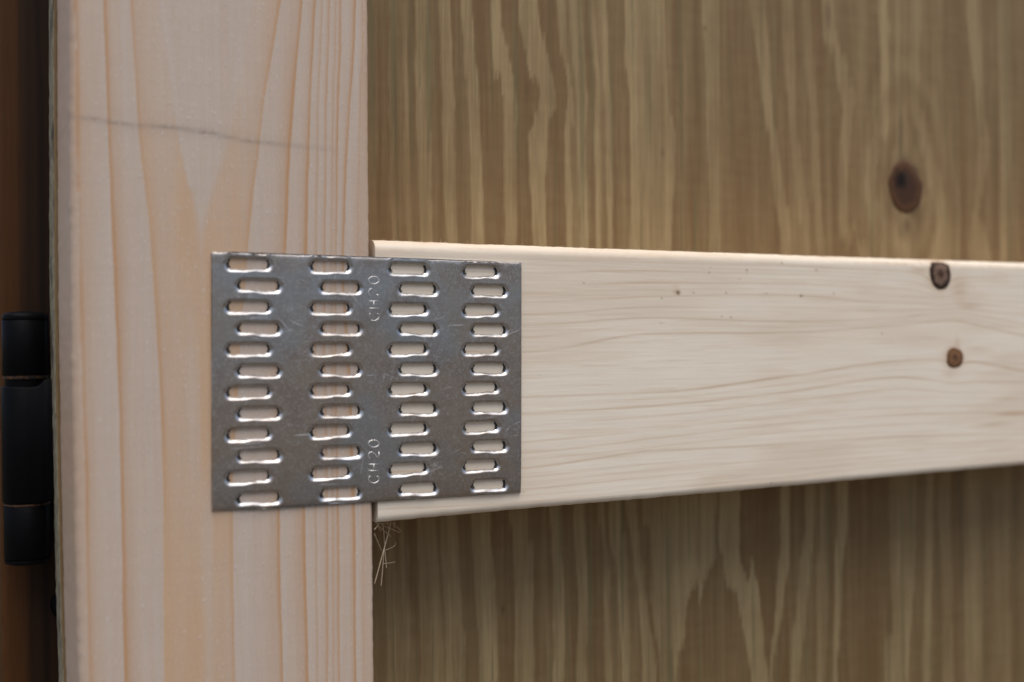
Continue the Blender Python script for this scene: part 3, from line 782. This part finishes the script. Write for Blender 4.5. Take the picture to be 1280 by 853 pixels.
stamp([('C', (401.5, 390)), ('H', (386, 376)), ('2', (371.5, 360)), ('0', (356, 345))], GLU, 0.13, 'faint stamped letters CH20 near the top of the plate')
stamp([('C', (604.5, 593.5)), ('H', (589, 580)), ('2', (574, 564.5)), ('0', (560, 549.5))], GL, 0.145, 'stamped letters CH20 near the bottom of the plate')

# ------------------------------------------------------------------ dark post behind, with the hinge
DY = 0.066
zs3 = axis_samples(CAMZ - 0.32, CAMZ + 0.32, CAMZ - 0.16, CAMZ + 0.16, 0.003, 0.01)
d_lo = line_table([[(-7, 0), (0, 600), (1.8, 740), (4, 853)]], True, DY, zs3)[0]; d_hi = np.full_like(zs3, at(150, 430, DY)[0])
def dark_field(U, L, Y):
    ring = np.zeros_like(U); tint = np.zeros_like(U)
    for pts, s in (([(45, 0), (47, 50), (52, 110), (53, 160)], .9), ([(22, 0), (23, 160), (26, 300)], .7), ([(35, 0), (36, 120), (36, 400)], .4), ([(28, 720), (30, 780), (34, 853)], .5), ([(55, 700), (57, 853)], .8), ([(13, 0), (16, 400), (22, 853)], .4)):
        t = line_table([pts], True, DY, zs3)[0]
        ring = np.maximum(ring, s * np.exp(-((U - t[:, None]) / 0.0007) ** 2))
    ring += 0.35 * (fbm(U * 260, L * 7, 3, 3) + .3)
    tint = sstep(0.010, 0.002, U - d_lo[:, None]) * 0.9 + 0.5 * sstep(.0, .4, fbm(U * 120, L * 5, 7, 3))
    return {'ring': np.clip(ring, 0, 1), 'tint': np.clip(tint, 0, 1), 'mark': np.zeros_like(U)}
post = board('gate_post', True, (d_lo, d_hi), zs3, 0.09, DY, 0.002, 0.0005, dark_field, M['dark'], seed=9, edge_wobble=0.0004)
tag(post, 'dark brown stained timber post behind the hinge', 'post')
# sliver of a pale board beyond the post
bd = at(-6, 800, 0.16)[0]
zs4 = axis_samples(CAMZ - 0.36, CAMZ + 0.0, CAMZ - 0.3, CAMZ - 0.05, 0.01, 0.02)
def pale_field(U, L, Y):
    return {'ring': np.clip(0.4 + fbm(U * 300, L * 6, 3, 3), 0, 1), 'tint': np.full_like(U, .5), 'mark': np.zeros_like(U)}
pb = board('fence_board', True, (np.full_like(zs4, bd - 0.09), np.full_like(zs4, bd + 0.02)), zs4, 0.02, 0.16, 0.002, 0.004, pale_field, M['ply'], seed=12)
tag(pb, 'sliver of pale weathered board past the bottom of the dark post', 'board')

hy = 0.0560                                          # axis depth of the barrel
hx = at(33.0, 548, hy)[0]
def hz(py): return at(33, py, hy - 0.008)[1]
HR = (at(62.5, 548, hy)[0] - at(3.2, 548, hy)[0]) / 2
hinge = empty('hinge', (hx, hy, hz(710)))
tag(hinge, 'black barrel hinge on the dark post beside the gate', 'hinge')
def lathe(name, prof_, mat, n=36, parent=hinge):
    vs, fs = [], []
    for r, z in prof_:
        for i in range(n): vs.append((hx + r * math.cos(2*math.pi*i/n), hy + r * math.sin(2*math.pi*i/n), z))
    for j in range(len(prof_) - 1):
        for i in range(n): fs.append((j*n + i, j*n + (i+1) % n, (j+1)*n + (i+1) % n, (j+1)*n + i))
    fs.append(tuple(range(n))[::-1]); fs.append(tuple(range((len(prof_)-1)*n, len(prof_)*n)))
    o = link(name, mesh_from(name, vs, fs), mat)
    md = o.modifiers.new('edges', 'EDGE_SPLIT'); md.split_angle = math.radians(50)
    adopt(o, parent); return o
b = 0.0005
def kn(za, zb, r=HR): return [(r - b, za), (r, za + b), (r, zb - b), (r - b, zb)]
lathe('knuckle', kn(hz(471), hz(399)), M['black'])
lathe('knuckle', kn(hz(632), hz(484), HR * 1.0), M['black'])
lathe('knuckle', kn(hz(703), hz(634)), M['black'])
lathe('pin', [(HR * .9, hz(484)), (HR * .9, hz(471))], M['black'])
lathe('washer', [(HR * .97, hz(474)), (HR * .99, hz(470.5)), (HR * .9, hz(469.5))], M['rust'])
lathe('washer', [(HR * .98, hz(617.2)), (HR * 1.035, hz(616.8)), (HR * 1.035, hz(616.2)), (HR * .98, hz(615.8))], M['rust'])
lathe('washer', [(HR * .97, hz(635)), (HR * 1.01, hz(633.5)), (HR * .97, hz(632))], M['rust'])
cp = [(HR * .99, hz(399)), (HR * 1.0, hz(396)), (HR * .97, hz(393)), (HR * .8, hz(390.5)), (HR * .5, hz(389)), (HR * .15, hz(388.3))]
lathe('cap', [(HR * .93, hz(400))] + cp, M['black'])
lathe('cap', [(HR * .3, hz(711)), (HR * .75, hz(709.5)), (HR * .97, hz(707.5)), (HR * .99, hz(704)), (HR * .93, hz(702.5))], M['black'])
# leaf wrapped round the middle knuckle and on to behind the gate, with its stepped top
lx = at(120, 548, hy)[0]
step = np.array([at(px, py, hy - HR) for px, py in ((3, 484.3), (34, 484.3), (44, 483.6), (49, 481.8), (52, 479), (55, 475.6), (58, 474), (62, 473.6), (75, 473.6))])
RO = HR + 0.0003
prof_ = [(hx - RO * math.cos(math.radians(a)), hy - RO * math.sin(math.radians(a))) for a in np.linspace(-20, 90, 16)]
prof_ += [(x, hy - RO) for x in np.linspace(hx, lx, 34)[1:]]
bm = bmesh.new(); cols = []
for x, y in prof_:
    zt = float(np.interp(x, step[:, 0], step[:, 1])); zb = hz(631) if x < at(52, 548, hy)[0] else hz(628)
    inx, iny = (hx - x, hy - y); ln = math.hypot(inx, iny)
    if x >= hx: ix_, iy_ = x, y + 0.0022
    else: ix_, iy_ = x + inx / ln * 0.0022, y + iny / ln * 0.0022
    e = 0.0004
    cols.append([bm.verts.new(p) for p in ((ix_, iy_, zb), (x + (ix_ - x) * .15, y + (iy_ - y) * .15, zb), (x, y, zb + e), (x, y, zt - e), (x + (ix_ - x) * .15, y + (iy_ - y) * .15, zt), (ix_, iy_, zt))])
for A, B in zip(cols, cols[1:]):
    for q in range(6): bm.faces.new((A[q], B[q], B[(q+1) % 6], A[(q+1) % 6]))
bm.faces.new(cols[0]); bm.faces.new(cols[-1][::-1])
bm_obj('leaf', bm, M['black'], hinge)
for py in (757, 334):
    x, z = at(85.5, py, DY - 0.004); bm = bmesh.new()
    n = 28; R_ = 0.0052; prev = None
    for r, y in ((R_, DY + .001), (R_, DY - .0015), (R_ * .93, DY - .0026), (R_ * .65, DY - .0036), (R_ * .25, DY - .004)):
        ring = [bm.verts.new((x + r * math.cos(2*math.pi*i/n), y, z + r * math.sin(2*math.pi*i/n))) for i in range(n)]
        if prev:
            for i in range(n): bm.faces.new((prev[i], prev[(i+1) % n], ring[(i+1) % n], ring[i]))
        prev = ring
    bm.faces.new(prev)
    bm_obj('screw', bm, M['black'], hinge)
